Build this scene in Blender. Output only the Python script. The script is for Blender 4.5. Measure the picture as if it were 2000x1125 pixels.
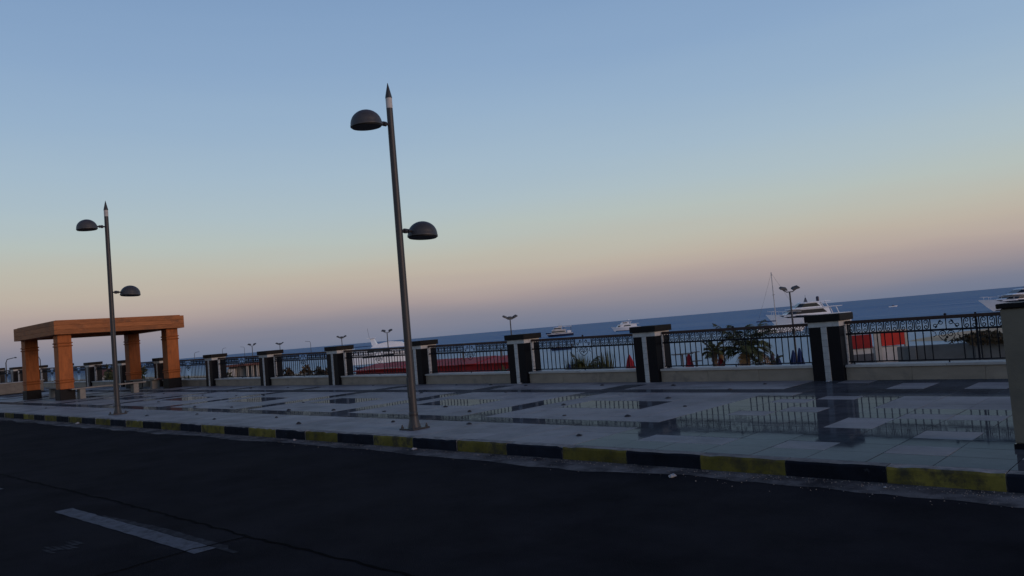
import bpy, bmesh, math, random
from mathutils import Matrix, Vector
for o in list(bpy.data.objects): bpy.data.objects.remove(o)
R = random.Random(7)
S = bpy.context.scene
COL = S.collection
PI = math.pi

# ------------------------------------------------------------------ camera
# world: X runs along the railing (right in the picture), Y runs out to sea, Z up, metres
cd = bpy.data.cameras.new('camera'); cam = bpy.data.objects.new('camera', cd); COL.objects.link(cam)
cd.sensor_width = 36.0; cd.lens = 1552.0 / 2000.0 * 36.0; cd.clip_start = 0.05; cd.clip_end = 60000
YAW, PITCH, ROLL = math.radians(42.465), math.radians(3.022), math.radians(4.911)
cam.matrix_world = Matrix.Translation((0, 0, 1.7)) @ (Matrix.Rotation(YAW, 3, 'Z') @ Matrix.Rotation(PI / 2 + PITCH, 3, 'X') @ Matrix.Rotation(-ROLL, 3, 'Z')).to_4x4()
S.camera = cam
S.render.resolution_x, S.render.resolution_y = 1024, 576

# ------------------------------------------------------------------ dusk sky
def lin(c):
    return tuple(((v / 255) / 12.92 if v / 255 <= .04045 else ((v / 255 + .055) / 1.055) ** 2.4) for v in c)
W = bpy.data.worlds.new('World'); S.world = W; W.use_nodes = True
nt = W.node_tree; nt.nodes.clear()
tc = nt.nodes.new('ShaderNodeTexCoord'); nrm = nt.nodes.new('ShaderNodeVectorMath'); nrm.operation = 'NORMALIZE'
nt.links.new(tc.outputs['Generated'], nrm.inputs[0])
sp = nt.nodes.new('ShaderNodeSeparateXYZ'); nt.links.new(nrm.outputs[0], sp.inputs[0])
asn = nt.nodes.new('ShaderNodeMath'); asn.operation = 'ARCSINE'; nt.links.new(sp.outputs['Z'], asn.inputs[0])
# thin uneven veils low over the sea: they shift the bands up and down a little
mp = nt.nodes.new('ShaderNodeMapping'); mp.inputs['Scale'].default_value = (1.6, 1.6, 16)
nt.links.new(nrm.outputs[0], mp.inputs[0])
nz = nt.nodes.new('ShaderNodeTexNoise'); nz.inputs['Scale'].default_value = 1.6; nz.inputs['Detail'].default_value = 4
nt.links.new(mp.outputs[0], nz.inputs['Vector'])
sh = nt.nodes.new('ShaderNodeMath'); sh.operation = 'MULTIPLY_ADD'; sh.inputs[1].default_value = 0.026; sh.inputs[2].default_value = -0.013
nt.links.new(nz.outputs[0], sh.inputs[0])
ad = nt.nodes.new('ShaderNodeMath'); ad.operation = 'ADD'; nt.links.new(asn.outputs[0], ad.inputs[0]); nt.links.new(sh.outputs[0], ad.inputs[1])
fr = nt.nodes.new('ShaderNodeMath'); fr.operation = 'MULTIPLY'; fr.inputs[1].default_value = 2 / PI; nt.links.new(ad.outputs[0], fr.inputs[0])
rp = nt.nodes.new('ShaderNodeValToRGB'); nt.links.new(fr.outputs[0], rp.inputs[0])
SKY = [(0, (112, 121, 143)), (.8, (124, 127, 144)), (1.6, (142, 137, 146)), (2.5, (164, 151, 151)), (3.5, (180, 166, 158)), (4.6, (187, 177, 164)), (5.8, (187, 185, 173)),
       (7.4, (181, 191, 187)), (9.4, (173, 190, 197)), (12, (163, 185, 202)), (15.5, (150, 176, 202)), (19, (139, 167, 199)), (22.5, (130, 159, 194)), (35, (97, 127, 172)), (55, (58, 82, 128)), (90, (36, 56, 98))]
e = rp.color_ramp.elements
e[0].position = 0; e[0].color = (*lin(SKY[0][1]), 1); e[1].position = 1; e[1].color = (*lin(SKY[-1][1]), 1)
for a, c in SKY[1:-1]: e.new(a / 90.0).color = (*lin(c), 1)
bg = nt.nodes.new('ShaderNodeBackground'); bg.inputs['Strength'].default_value = 1.0
nt.links.new(rp.outputs[0], bg.inputs[0])
wo = nt.nodes.new('ShaderNodeOutputWorld'); nt.links.new(bg.outputs[0], wo.inputs[0])

# afterglow of the sun that has just set along the road, behind the right shoulder
sd = bpy.data.lights.new('sun', 'SUN'); sd.energy = 1.05; sd.angle = math.radians(22); sd.color = (1, .68, .52)
sun = bpy.data.objects.new('sun', sd); COL.objects.link(sun)
SUN_AZ, SUN_EL = math.radians(3), math.radians(9)       # azimuth from +X towards +Y
sun.rotation_euler = Vector((math.cos(SUN_EL) * math.cos(SUN_AZ), math.cos(SUN_EL) * math.sin(SUN_AZ), math.sin(SUN_EL))).to_track_quat('Z', 'Y').to_euler()
V = S.view_settings; V.view_transform = 'Standard'; V.look = 'None'; V.exposure = 0; V.gamma = 1; V.use_curve_mapping = False

# ------------------------------------------------------------------ materials
def mat(name, col, rough=.6, var=.25, scale=6, bump=0, bscale=40, metal=0, spec=.5, streak=None, col2=None, mask=None, rvar=0, world=False, dirt=0):
    """principled material whose colour wanders by noise; streak stretches the noise; col2/mask blends a second colour in worn patches"""
    m = bpy.data.materials.new(name); m.use_nodes = True; t = m.node_tree; b = t.nodes['Principled BSDF']
    b.inputs['Roughness'].default_value = rough; b.inputs['Metallic'].default_value = metal; b.inputs['Specular IOR Level'].default_value = spec
    tc = t.nodes.new('ShaderNodeTexCoord'); src = tc.outputs['Object']
    if world:
        g = t.nodes.new('ShaderNodeNewGeometry'); src = g.outputs['Position']
    else:
        oi = t.nodes.new('ShaderNodeObjectInfo'); va = t.nodes.new('ShaderNodeVectorMath'); va.operation = 'ADD'
        sc = t.nodes.new('ShaderNodeMath'); sc.operation = 'MULTIPLY'; sc.inputs[1].default_value = 53
        t.links.new(oi.outputs['Random'], sc.inputs[0]); t.links.new(src, va.inputs[0]); t.links.new(sc.outputs[0], va.inputs[1]); src = va.outputs[0]
    mp = t.nodes.new('ShaderNodeMapping'); t.links.new(src, mp.inputs[0])
    if streak: mp.inputs['Scale'].default_value = streak
    n = t.nodes.new('ShaderNodeTexNoise'); n.inputs['Scale'].default_value = scale; n.inputs['Detail'].default_value = 6; n.inputs['Roughness'].default_value = .62
    t.links.new(mp.outputs[0], n.inputs['Vector'])
    mr = t.nodes.new('ShaderNodeMapRange'); mr.inputs[1].default_value = .3; mr.inputs[2].default_value = .7; mr.inputs[3].default_value = 1 - var; mr.inputs[4].default_value = 1 + var
    t.links.new(n.outputs[0], mr.inputs[0])
    mx = t.nodes.new('ShaderNodeMix'); mx.data_type = 'RGBA'; mx.blend_type = 'MULTIPLY'; mx.inputs[0].default_value = 1
    mx.inputs[6].default_value = (*col, 1); t.links.new(mr.outputs[0], mx.inputs[7]); out = mx.outputs[2]
    if not world:
        r2 = t.nodes.new('ShaderNodeMapRange'); r2.inputs[3].default_value = 1 - var * .6; r2.inputs[4].default_value = 1 + var * .6
        t.links.new(oi.outputs['Random'], r2.inputs[0])
        m3 = t.nodes.new('ShaderNodeMix'); m3.data_type = 'RGBA'; m3.blend_type = 'MULTIPLY'; m3.inputs[0].default_value = 1
        t.links.new(out, m3.inputs[6]); t.links.new(r2.outputs[0], m3.inputs[7]); out = m3.outputs[2]
    if col2:
        n2 = t.nodes.new('ShaderNodeTexNoise'); n2.inputs['Scale'].default_value = mask[0]; n2.inputs['Detail'].default_value = 8; n2.inputs['Roughness'].default_value = .7
        t.links.new(src, n2.inputs['Vector'])
        k = t.nodes.new('ShaderNodeMapRange'); k.inputs[1].default_value = mask[1]; k.inputs[2].default_value = mask[2]; t.links.new(n2.outputs[0], k.inputs[0])
        m2 = t.nodes.new('ShaderNodeMix'); m2.data_type = 'RGBA'; t.links.new(k.outputs[0], m2.inputs[0]); t.links.new(out, m2.inputs[6]); m2.inputs[7].default_value = (*col2, 1); out = m2.outputs[2]
    if dirt:                                                    # each laid piece its own tone, and traffic dirt that wanders across the joints
        ge = t.nodes.new('ShaderNodeNewGeometry')
        for src2, lo, hi in ((ge.outputs['Random Per Island'], 1 - dirt * .5, 1 + dirt * .35), (None, 1 - dirt, 1.05)):
            if src2 is None:
                dn = t.nodes.new('ShaderNodeTexNoise'); dn.inputs['Scale'].default_value = .55; dn.inputs['Detail'].default_value = 9; dn.inputs['Roughness'].default_value = .68; t.links.new(ge.outputs['Position'], dn.inputs['Vector']); src2 = dn.outputs[0]
                rg = (.38, .58)
            else: rg = (0, 1)
            dm = t.nodes.new('ShaderNodeMapRange'); dm.inputs[1].default_value, dm.inputs[2].default_value, dm.inputs[3].default_value, dm.inputs[4].default_value = rg[0], rg[1], lo, hi; t.links.new(src2, dm.inputs[0])
            dx = t.nodes.new('ShaderNodeMix'); dx.data_type = 'RGBA'; dx.blend_type = 'MULTIPLY'; dx.inputs[0].default_value = 1; t.links.new(out, dx.inputs[6]); t.links.new(dm.outputs[0], dx.inputs[7]); out = dx.outputs[2]
    t.links.new(out, b.inputs['Base Color'])
    if rvar:
        k = t.nodes.new('ShaderNodeMapRange'); k.inputs[1].default_value = .3; k.inputs[2].default_value = .7; k.inputs[3].default_value = rough; k.inputs[4].default_value = rough + rvar
        t.links.new(n.outputs[0], k.inputs[0]); t.links.new(k.outputs[0], b.inputs['Roughness'])
    if bump:
        n3 = t.nodes.new('ShaderNodeTexNoise'); n3.inputs['Scale'].default_value = bscale; n3.inputs['Detail'].default_value = 5; t.links.new(mp.outputs[0], n3.inputs['Vector'])
        bp = t.nodes.new('ShaderNodeBump'); bp.inputs['Strength'].default_value = bump; bp.inputs['Distance'].default_value = .01
        t.links.new(n3.outputs[0], bp.inputs['Height']); t.links.new(bp.outputs[0], b.inputs['Normal'])
    return m
M = dict(
    asphalt=mat('asphalt', (.0150, .0146, .0175), .9, .25, 1.1, .5, 90, spec=.015, world=True, col2=(.021, .0202, .022), mask=(.35, .45, .75), dirt=.12),
    dust=mat('road_dust', (.115, .11, .108), .9, .4, 3, .3, 60, spec=.05, world=True, col2=(.035, .034, .036), mask=(1.8, .45, .62)),
    crack=mat('crack_filler', (.003, .003, .004), .9, .2, 5, spec=.02),
    marking=mat('road_paint', (.095, .10, .115), .8, .25, 8, .2, 80, spec=.08, world=True, col2=(.05, .052, .058), mask=(9, .5, .66)),
    ghost=mat('worn_road_paint', (.042, .043, .048), .85, .35, 8, spec=.03, world=True, col2=(.022, .022, .026), mask=(7, .42, .6)),
    matte=mat('rough_stone_tile', (.222, .206, .204), .5, .10, 3, .12, 120, spec=.2, rvar=.15, col2=(.145, .135, .138), mask=(1.3, .5, .75), dirt=.32),
    polish=mat('polished_stone_tile', (.060, .063, .070), .03, .2, 5, 0, spec=.13, rvar=.045, col2=(.08, .08, .086), mask=(2, .5, .7), dirt=.3),
    bed=mat('mortar_bed', (.05, .05, .052), .9, .3, 5),
    yellow=mat('yellow_kerb_paint', (.130, .108, .026), .85, .4, 3, .4, 50, spec=.1, col2=(.055, .048, .03), mask=(4, .48, .62)),
    black=mat('black_kerb_paint', (.010, .012, .019), .8, .35, 4, .4, 50, spec=.08, col2=(.06, .06, .07), mask=(6, .66, .74)),
    kerbtop=mat('bare_kerb_concrete', (.19, .18, .17), .85, .35, 7, .4, 60, spec=.25, col2=(.09, .09, .09), mask=(4, .5, .62)),
    granite=mat('black_granite', (.0045, .005, .008), .3, .25, 6, .05, 60, spec=.14, col2=(.010, .009, .009), mask=(60, .58, .64)),
    cap=mat('dark_granite_cap', (.009, .008, .008), .55, .3, 10, .2, 60, spec=.12),
    white=mat('white_marble_strip', (.42, .41, .40), .5, .16, 7, .25, 18, spec=.35, col2=(.27, .26, .25), mask=(6, .55, .72)),
    render=mat('beige_stone_cladding', (.265, .215, .165), .7, .14, 2.2, .2, 40, spec=.3, streak=(1, 1, 2.5), col2=(.15, .125, .105), mask=(1.6, .52, .72)),
    coping=mat('white_coping_stone', (.38, .35, .32), .5, .15, 4, .1, 40, spec=.4, col2=(.33, .31, .29), mask=(5, .55, .7)),
    iron=mat('black_wrought_iron', (.006, .0065, .010), .55, .3, 10, .1, 60, spec=.18),
    rail=mat('brown_painted_rail', (.040, .018, .014), .55, .35, 6, .1, 60, spec=.35),
    pole=mat('dark_bronze_paint', (.030, .028, .030), .48, .25, 4, .1, 50, spec=.45, streak=(1, 1, .3)),
    dome=mat('dull_grey_lamp_metal', (.050, .048, .050), .5, .2, 8, spec=.4),
    inside=mat('dark_lamp_underside', (.010, .009, .009), .6, .3, 5),
    band=mat('white_pole_band', (.50, .47, .45), .6, .2, 8),
    wood=mat('orange_brown_timber', (.305, .108, .038), .6, .28, 2.2, .25, 14, spec=.2, streak=(1, 1, 9), col2=(.15, .065, .032), mask=(1.1, .54, .70)),
    woodc=mat('orange_brown_column', (.29, .084, .022), .6, .25, 2.2, .2, 14, spec=.2, streak=(6, 6, 1), col2=(.17, .055, .018), mask=(1.3, .52, .72)),
    base=mat('black_column_base', (.005, .0055, .008), .5, .2, 6, spec=.12),
    concrete=mat('pale_concrete', (.20, .185, .165), .8, .2, 5, .3, 40, spec=.25),
    redwood=mat('red_brown_seat', (.15, .055, .038), .65, .3, 4, .1, 40),
    postren=mat('buff_render', (.165, .145, .112), .8, .14, 2, .35, 45, spec=.25, col2=(.12, .11, .09), mask=(1.2, .5, .66)),
    stud=mat('dark_stud', (.012, .011, .011), .6, .3, 20),
    litter=mat('pale_litter', (.30, .30, .31), .7, .2, 20),
    sand=mat('beach_sand', (.50, .37, .23), .95, .15, .4, .4, 8, spec=.15, world=True),
    retain=mat('grey_concrete_wall', (.13, .13, .13), .85, .25, 1.2, .3, 30, spec=.25),
    red=mat('red_canvas', (.25, .013, .015), .7, .2, 2, spec=.25),
    redb=mat('red_roof_sheet', (.33, .018, .016), .6, .2, 2, spec=.2),
    redk=mat('lit_red_board', (.50, .024, .016), .55, .15, 2, spec=.3),  # brighter copy of the red, with light on the board put into the colour
    boat=mat('white_gelcoat', (.72, .72, .74), .3, .05, 2, spec=.5),
    window=mat('dark_boat_glass', (.006, .008, .014), .12, .1, 2),
    navy=mat('navy_paint', (.012, .018, .05), .4, .15, 3),
    blue=mat('dark_blue_canvas', (.012, .025, .085), .8, .25, 5, spec=.2),
    crimson=mat('red_parasol_canvas', (.22, .014, .022), .8, .2, 5, spec=.2),
    purple=mat('faded_purple_canvas', (.07, .055, .085), .8, .2, 5, spec=.2),
    leaf=mat('palm_leaf', (.050, .056, .020), .6, .5, 3, spec=.3),
    dry=mat('dry_palm_leaf', (.15, .085, .035), .75, .4, 3, spec=.2),
    trunk=mat('palm_trunk', (.085, .060, .042), .9, .35, 8, .5, 20),
    hedge=mat('hedge_leaf', (.040, .048, .020), .7, .5, 2, spec=.25),
    brush=mat('dry_brush', (.085, .062, .038), .8, .45, 2, spec=.2),
    wallwhite=mat('white_wall', (.46, .43, .41), .8, .15, 2, spec=.3),
    grey=mat('lamp_post_grey', (.045, .048, .055), .6, .2, 4),
    lens=mat('floodlight_glass', (.10, .10, .11), .15, .1, 4),
)
# polished stone: a dull body under a thin even gloss
m = M['polish']; t = m.node_tree; b = t.nodes['Principled BSDF']; b.inputs['Specular IOR Level'].default_value = 0
for l in list(t.links):
    if l.to_node == b and l.to_socket.name == 'Roughness': rsrc = l.from_socket; t.links.remove(l)
b.inputs['Roughness'].default_value = .6
gl = t.nodes.new('ShaderNodeBsdfGlossy'); gl.inputs[0].default_value = (.68, .82, 1, 1); t.links.new(rsrc, gl.inputs['Roughness'])
mxs = t.nodes.new('ShaderNodeMixShader'); fz = t.nodes.new('ShaderNodeFresnel'); fz.inputs[0].default_value = 1.2; fm = t.nodes.new('ShaderNodeMath'); fm.operation = 'MULTIPLY'; fm.inputs[1].default_value = .36; t.links.new(fz.outputs[0], fm.inputs[0]); t.links.new(fm.outputs[0], mxs.inputs[0])
t.links.new(b.outputs[0], mxs.inputs[1]); t.links.new(gl.outputs[0], mxs.inputs[2]); t.links.new(mxs.outputs[0], t.nodes['Material Output'].inputs['Surface'])
# sea: rippled mirror of the sky over a deep blue body
m = bpy.data.materials.new('sea_water'); m.use_nodes = True; t = m.node_tree; M['sea'] = m
t.nodes.remove(t.nodes['Principled BSDF']); df = t.nodes.new('ShaderNodeBsdfDiffuse'); 
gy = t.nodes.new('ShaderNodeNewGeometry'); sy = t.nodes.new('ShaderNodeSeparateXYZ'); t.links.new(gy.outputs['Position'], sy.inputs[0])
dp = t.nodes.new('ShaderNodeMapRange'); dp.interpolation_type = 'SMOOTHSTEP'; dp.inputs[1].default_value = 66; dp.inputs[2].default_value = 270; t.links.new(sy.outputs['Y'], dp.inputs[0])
sc_ = t.nodes.new('ShaderNodeMix'); sc_.data_type = 'RGBA'; t.links.new(dp.outputs[0], sc_.inputs[0]); sc_.inputs[6].default_value = (.36, .45, .47, 1); sc_.inputs[7].default_value = (.038, .155, .315, 1)   # shallows over sand plus near-shore sky reflection put into the colour, then deep water
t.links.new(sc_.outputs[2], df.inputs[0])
gl = t.nodes.new('ShaderNodeBsdfGlossy'); gl.inputs['Roughness'].default_value = .17; gl.inputs[0].default_value = (.92, .98, 1, 1)
g = t.nodes.new('ShaderNodeNewGeometry'); mpn = t.nodes.new('ShaderNodeMapping'); mpn.inputs['Rotation'].default_value = (0, 0, .35); mpn.inputs['Scale'].default_value = (.35, 1.2, 1); t.links.new(g.outputs['Position'], mpn.inputs[0])
wv = t.nodes.new('ShaderNodeTexNoise'); wv.inputs['Scale'].default_value = .45; wv.inputs['Detail'].default_value = 8; wv.inputs['Roughness'].default_value = .62; t.links.new(mpn.outputs[0], wv.inputs['Vector'])
bpn = t.nodes.new('ShaderNodeBump'); bpn.inputs['Strength'].default_value = .9; bpn.inputs['Distance'].default_value = .6; t.links.new(wv.outputs[0], bpn.inputs['Height']); t.links.new(bpn.outputs[0], gl.inputs['Normal']); t.links.new(bpn.outputs[0], df.inputs['Normal'])
# wind lanes: broad patches of rougher and smoother water
mp2 = t.nodes.new('ShaderNodeMapping'); mp2.inputs['Rotation'].default_value = (0, 0, -.74); mp2.inputs['Scale'].default_value = (.006, .022, 1); t.links.new(g.outputs['Position'], mp2.inputs[0])
ln = t.nodes.new('ShaderNodeTexNoise'); ln.inputs['Scale'].default_value = 1.0; ln.inputs['Detail'].default_value = 5; t.links.new(mp2.outputs[0], ln.inputs['Vector'])
lr = t.nodes.new('ShaderNodeMapRange'); lr.inputs[1].default_value = .35; lr.inputs[2].default_value = .65; lr.inputs[3].default_value = .08; lr.inputs[4].default_value = .17; t.links.new(ln.outputs[0], lr.inputs[0])
ms_ = t.nodes.new('ShaderNodeMixShader'); t.links.new(lr.outputs[0], ms_.inputs[0]); t.links.new(df.outputs[0], ms_.inputs[1]); t.links.new(gl.outputs[0], ms_.inputs[2])
t.links.new(ms_.outputs[0], t.nodes['Material Output'].inputs['Surface'])

# ------------------------------------------------------------------ mesh helpers
class MB:
    def __init__(s): s.v = []; s.f = []; s.m = []; s.mi = 0
    def add(s, vs, fs):
        o = len(s.v); s.v += [tuple(q) for q in vs]; s.f += [tuple(i + o for i in q) for q in fs]; s.m += [s.mi] * len(fs); return s
    def box(s, x0, y0, z0, x1, y1, z1, ch=0):
        if ch <= 0:
            return s.add([(x0, y0, z0), (x1, y0, z0), (x1, y1, z0), (x0, y1, z0), (x0, y0, z1), (x1, y0, z1), (x1, y1, z1), (x0, y1, z1)],
                         [(0, 3, 2, 1), (4, 5, 6, 7), (0, 1, 5, 4), (1, 2, 6, 5), (2, 3, 7, 6), (3, 0, 4, 7)])
        c = ch; vs = []; idx = {}
        for i, (a, sx) in enumerate(((x0, 1), (x1, -1))):
            for j, (bb, sy) in enumerate(((y0, 1), (y1, -1))):
                for k, (q, sz) in enumerate(((z0, 1), (z1, -1))):
                    idx[i, j, k] = len(vs); vs += [(a, bb + sy * c, q + sz * c), (a + sx * c, bb, q + sz * c), (a + sx * c, bb + sy * c, q)]
        I = lambda i, j, k, w: idx[i, j, k] + w
        fs = []
        for n in (0, 1):
            fs.append((I(n, 0, 0, 0), I(n, 1, 0, 0), I(n, 1, 1, 0), I(n, 0, 1, 0))); fs.append((I(0, n, 0, 1), I(1, n, 0, 1), I(1, n, 1, 1), I(0, n, 1, 1))); fs.append((I(0, 0, n, 2), I(1, 0, n, 2), I(1, 1, n, 2), I(0, 1, n, 2)))
        for i in (0, 1):
            for j in (0, 1):
                fs.append((I(i, j, 0, 0), I(i, j, 0, 1), I(i, j, 1, 1), I(i, j, 1, 0))); fs.append((I(i, 0, j, 0), I(i, 0, j, 2), I(i, 1, j, 2), I(i, 1, j, 0))); fs.append((I(0, i, j, 1), I(0, i, j, 2), I(1, i, j, 2), I(1, i, j, 1)))
                for k in (0, 1): fs.append((I(i, j, k, 0), I(i, j, k, 1), I(i, j, k, 2)))
        return s.add(vs, fs)
    def lathe(s, prof, n=16, c=(0, 0, 0), fold=0):
        vs = []; fs = []
        for r, z in prof:
            for i in range(n):
                a = 2 * PI * i / n; q = r * (1 - fold * (i % 2)); vs.append((c[0] + q * math.cos(a), c[1] + q * math.sin(a), c[2] + z))
        for j in range(len(prof) - 1):
            for i in range(n): fs.append((j * n + i, j * n + (i + 1) % n, (j + 1) * n + (i + 1) % n, (j + 1) * n + i))
        fs.append(tuple(range(n))[::-1]); fs.append(tuple((len(prof) - 1) * n + i for i in range(n)))
        return s.add(vs, fs)
    def tube(s, pts, r, n=6):
        pts = [Vector(q) for q in pts]; rs = r if isinstance(r, (list, tuple)) else [r] * len(pts); vs = []; fs = []; up = None
        for i, q in enumerate(pts):
            d = (pts[min(i + 1, len(pts) - 1)] - pts[max(i - 1, 0)]).normalized()
            if up is None: up = d.orthogonal().normalized()
            a = (up - d * up.dot(d)); a = a.normalized() if a.length > 1e-6 else d.orthogonal().normalized(); up = a; bb = d.cross(a)
            for k in range(n):
                w = 2 * PI * k / n; vs.append(q + a * math.cos(w) * rs[i] + bb * math.sin(w) * rs[i])
        for i in range(len(pts) - 1):
            for k in range(n): fs.append((i * n + k, i * n + (k + 1) % n, (i + 1) * n + (k + 1) % n, (i + 1) * n + k))
        fs.append(tuple(range(n))[::-1]); fs.append(tuple((len(pts) - 1) * n + k for k in range(n)))
        return s.add(vs, fs)
    def loft(s, secs, closed=False, caps=True):
        n = len(secs[0]); vs = [q for c in secs for q in c]; fs = []
        for i in range(len(secs) - 1):
            for k in range(n if closed else n - 1): fs.append((i * n + k, i * n + (k + 1) % n, (i + 1) * n + (k + 1) % n, (i + 1) * n + k))
        if caps: fs.append(tuple(range(n))[::-1]); fs.append(tuple((len(secs) - 1) * n + k for k in range(n)))
        return s.add(vs, fs)
    def mesh(s, name, mats, smooth=False):
        me = bpy.data.meshes.new(name); me.from_pydata(s.v, [], s.f)
        for q in (mats if isinstance(mats, (list, tuple)) else [mats]): me.materials.append(M[q])
        me.polygons.foreach_set('material_index', s.m)
        bm = bmesh.new(); bm.from_mesh(me); bmesh.ops.recalc_face_normals(bm, faces=bm.faces); bm.to_mesh(me); bm.free()
        if smooth:
            me.polygons.foreach_set('use_smooth', [True] * len(me.polygons))
            try: me.set_sharp_from_angle(angle=math.radians(40))
            except Exception: pass
        return me
def put(name, me, parent=None, loc=(0, 0, 0), rot=(0, 0, 0)):
    o = bpy.data.objects.new(name, me); COL.objects.link(o); o.location = loc; o.rotation_euler = rot
    if parent is not None: o.parent = parent
    return o
def part(name, mb, mats, parent=None, loc=(0, 0, 0), rot=(0, 0, 0), smooth=False):
    return put(name, mb.mesh(name, mats, smooth), parent, loc, rot)
def tag(o, label, cat, group=None):
    o['label'] = label; o['category'] = cat
    if group: o['group'] = group
    return o
def thing(name, label, cat, loc=(0, 0, 0), rot=(0, 0, 0), group=None):
    return tag(put(name, None, None, loc, rot), label, cat, group)
def struct(o, kind='structure'): o['kind'] = kind; return o
SL = 0.0111                       # the promenade climbs to the left
G = lambda x: -SL * x
TILT = (0, math.atan(SL), 0)
ORD = ['first', 'second', 'third', 'fourth', 'fifth', 'sixth', 'seventh', 'eighth', 'ninth', 'tenth', 'eleventh', 'twelfth', 'thirteenth', 'fourteenth', 'fifteenth']

# ------------------------------------------------------------------ sea, beach, land
BZ = -3.0
shore = [(400, 50), (120, 54), (20, 55), (-20, 56), (-60, 62), (-110, 76), (-150, 86), (-260, 104), (-700, 150)]
mb = MB()
mb.add([(x, 17.6, BZ) for x, y in shore] + [(x, y, BZ) for x, y in shore] + [(x, y + 14, BZ - .7) for x, y in shore], [(i, i + 1, i + 10, i + 9) for i in range(8)] + [(i + 9, i + 10, i + 19, i + 18) for i in range(8)])
struct(part('beach', mb, 'sand'))
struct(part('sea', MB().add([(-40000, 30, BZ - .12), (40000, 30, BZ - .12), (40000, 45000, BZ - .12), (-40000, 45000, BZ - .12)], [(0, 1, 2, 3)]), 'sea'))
spit = [(-27.7, 91), (-27.9, 95), (-27.3, 101), (-25, 107), (-20, 111), (-8, 117), (40, 128), (120, 135), (120, 80), (30, 84), (-10, 86), (-21, 87)]
cx, cy = 20, 100
mb = MB(); n = len(spit)
mb.add([(x, y, BZ - .2) for x, y in spit] + [(x + (cx - x) * .06, y + (cy - y) * .06, BZ + .12) for x, y in spit] + [(cx, cy, BZ + .25)], [(i, (i + 1) % n, n + (i + 1) % n, n + i) for i in range(n)] + [(n + i, n + (i + 1) % n, 2 * n) for i in range(n)])
struct(part('sand_spit', mb, 'sand'))
# land behind the camera
struct(part('ground', MB().add([(-3000, -3000, -.6), (3000, -3000, -.6), (3000, -16, -.6), (-3000, -16, -.6)], [(0, 1, 2, 3)]), 'bed'))

# ------------------------------------------------------------------ road
XL, XR = -130, 60
RZ = -.18
def gquad(mb, x0, y0, x1, y1, dz): return mb.add([(x0, y0, G(x0) + dz), (x1, y0, G(x1) + dz), (x1, y1, G(x1) + dz), (x0, y1, G(x0) + dz)], [(0, 1, 2, 3)])
road = struct(part('road', gquad(MB(), XL, -16, XR, 8.36, RZ), 'asphalt'))
mb = MB(); xs = [-70 + .22 * i for i in range(345)]; va = []; w = .42
for x in xs:
    w += R.uniform(-.07, .07); w = min(.62, max(.22, w + (.40 - w) * .12)); va += [(x, 8.34, G(x) + RZ + .012), (x, 8.34 - w * .5, G(x) + RZ + .007), (x, 8.34 - w, G(x) + RZ + .003)]
mb.add(va, [(3 * i + k, 3 * i + 3 + k, 3 * i + 4 + k, 3 * i + 1 + k) for i in range(len(xs) - 1) for k in (0, 1)])
struct(part('gutter_dust', mb, 'dust'))
mb = MB()
for _ in range(2600):                                       # loose grit that has gathered against the kerb
    x = -34 * R.random() ** 1.6 - .4; y = 8.31 - abs(R.gauss(0, .22)); q = R.uniform(.003, .010); z = G(x) + RZ + (.010 if y > 8.1 else .002); a = R.random() * 6.3
    v = [(x + q * math.cos(a + k * 2.1) * R.uniform(.7, 1.3), y + q * math.sin(a + k * 2.1), z) for k in range(3)] + [(x, y, z + q * R.uniform(.6, 1.2))]
    mb.add(v, [(0, 1, 3), (1, 2, 3), (2, 0, 3)])
struct(part('grit', mb, 'kerbtop'), 'stuff')
def dash(x0, x1, y0, y1):
    mb = MB(); n = 26; v = []
    for i in range(n + 1):
        x = x0 + (x1 - x0) * i / n; a = R.uniform(-.008, .008); v += [(x, y0 + a, G(x) + RZ + .004), (x, y1 + R.uniform(-.008, .008), G(x) + RZ + .004)]
    return mb.add(v, [(2 * i, 2 * i + 2, 2 * i + 3, 2 * i + 1) for i in range(n)])
struct(part('lane_marking', dash(-11.06, -7.30, 3.36, 3.57), 'marking'))
struct(part('lane_marking', dash(-17.9, -13.95, 3.36, 3.57), 'marking'))
mb = MB(); v = []; n = 30                                   # older, worn dash that shows beside the new one
for i in range(n + 1):
    x = -10.1 + 3.15 * i / n; wd = .03 + .07 * min(1, i / 12) + R.uniform(-.012, .012); wd = wd if i < n - 2 else wd * .5
    yo = 3.575 if x < -7.3 else 3.575 - .06 * (x + 7.3)
    v += [(x, (yo if x < -7.3 else 3.56), G(x) + RZ + .0035), (x, yo + wd, G(x) + RZ + .0035)]
mb.add(v, [(2 * i, 2 * i + 2, 2 * i + 3, 2 * i + 1) for i in range(n)])
struct(part('old_lane_marking', mb, 'ghost'))
mb = MB()
for k in range(7):
    x = -8.95 + R.uniform(-.1, .1); y = 2.62 + .05 * k; mb.add([(x - .18, y, G(x) + RZ + .003), (x + .1, y - .012, G(x) + RZ + .003), (x + .17, y + .03, G(x) + RZ + .003), (x - .1, y + .028, G(x) + RZ + .003)], [(0, 1, 2, 3)])
struct(part('old_lane_marking', mb, 'ghost'))
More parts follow.
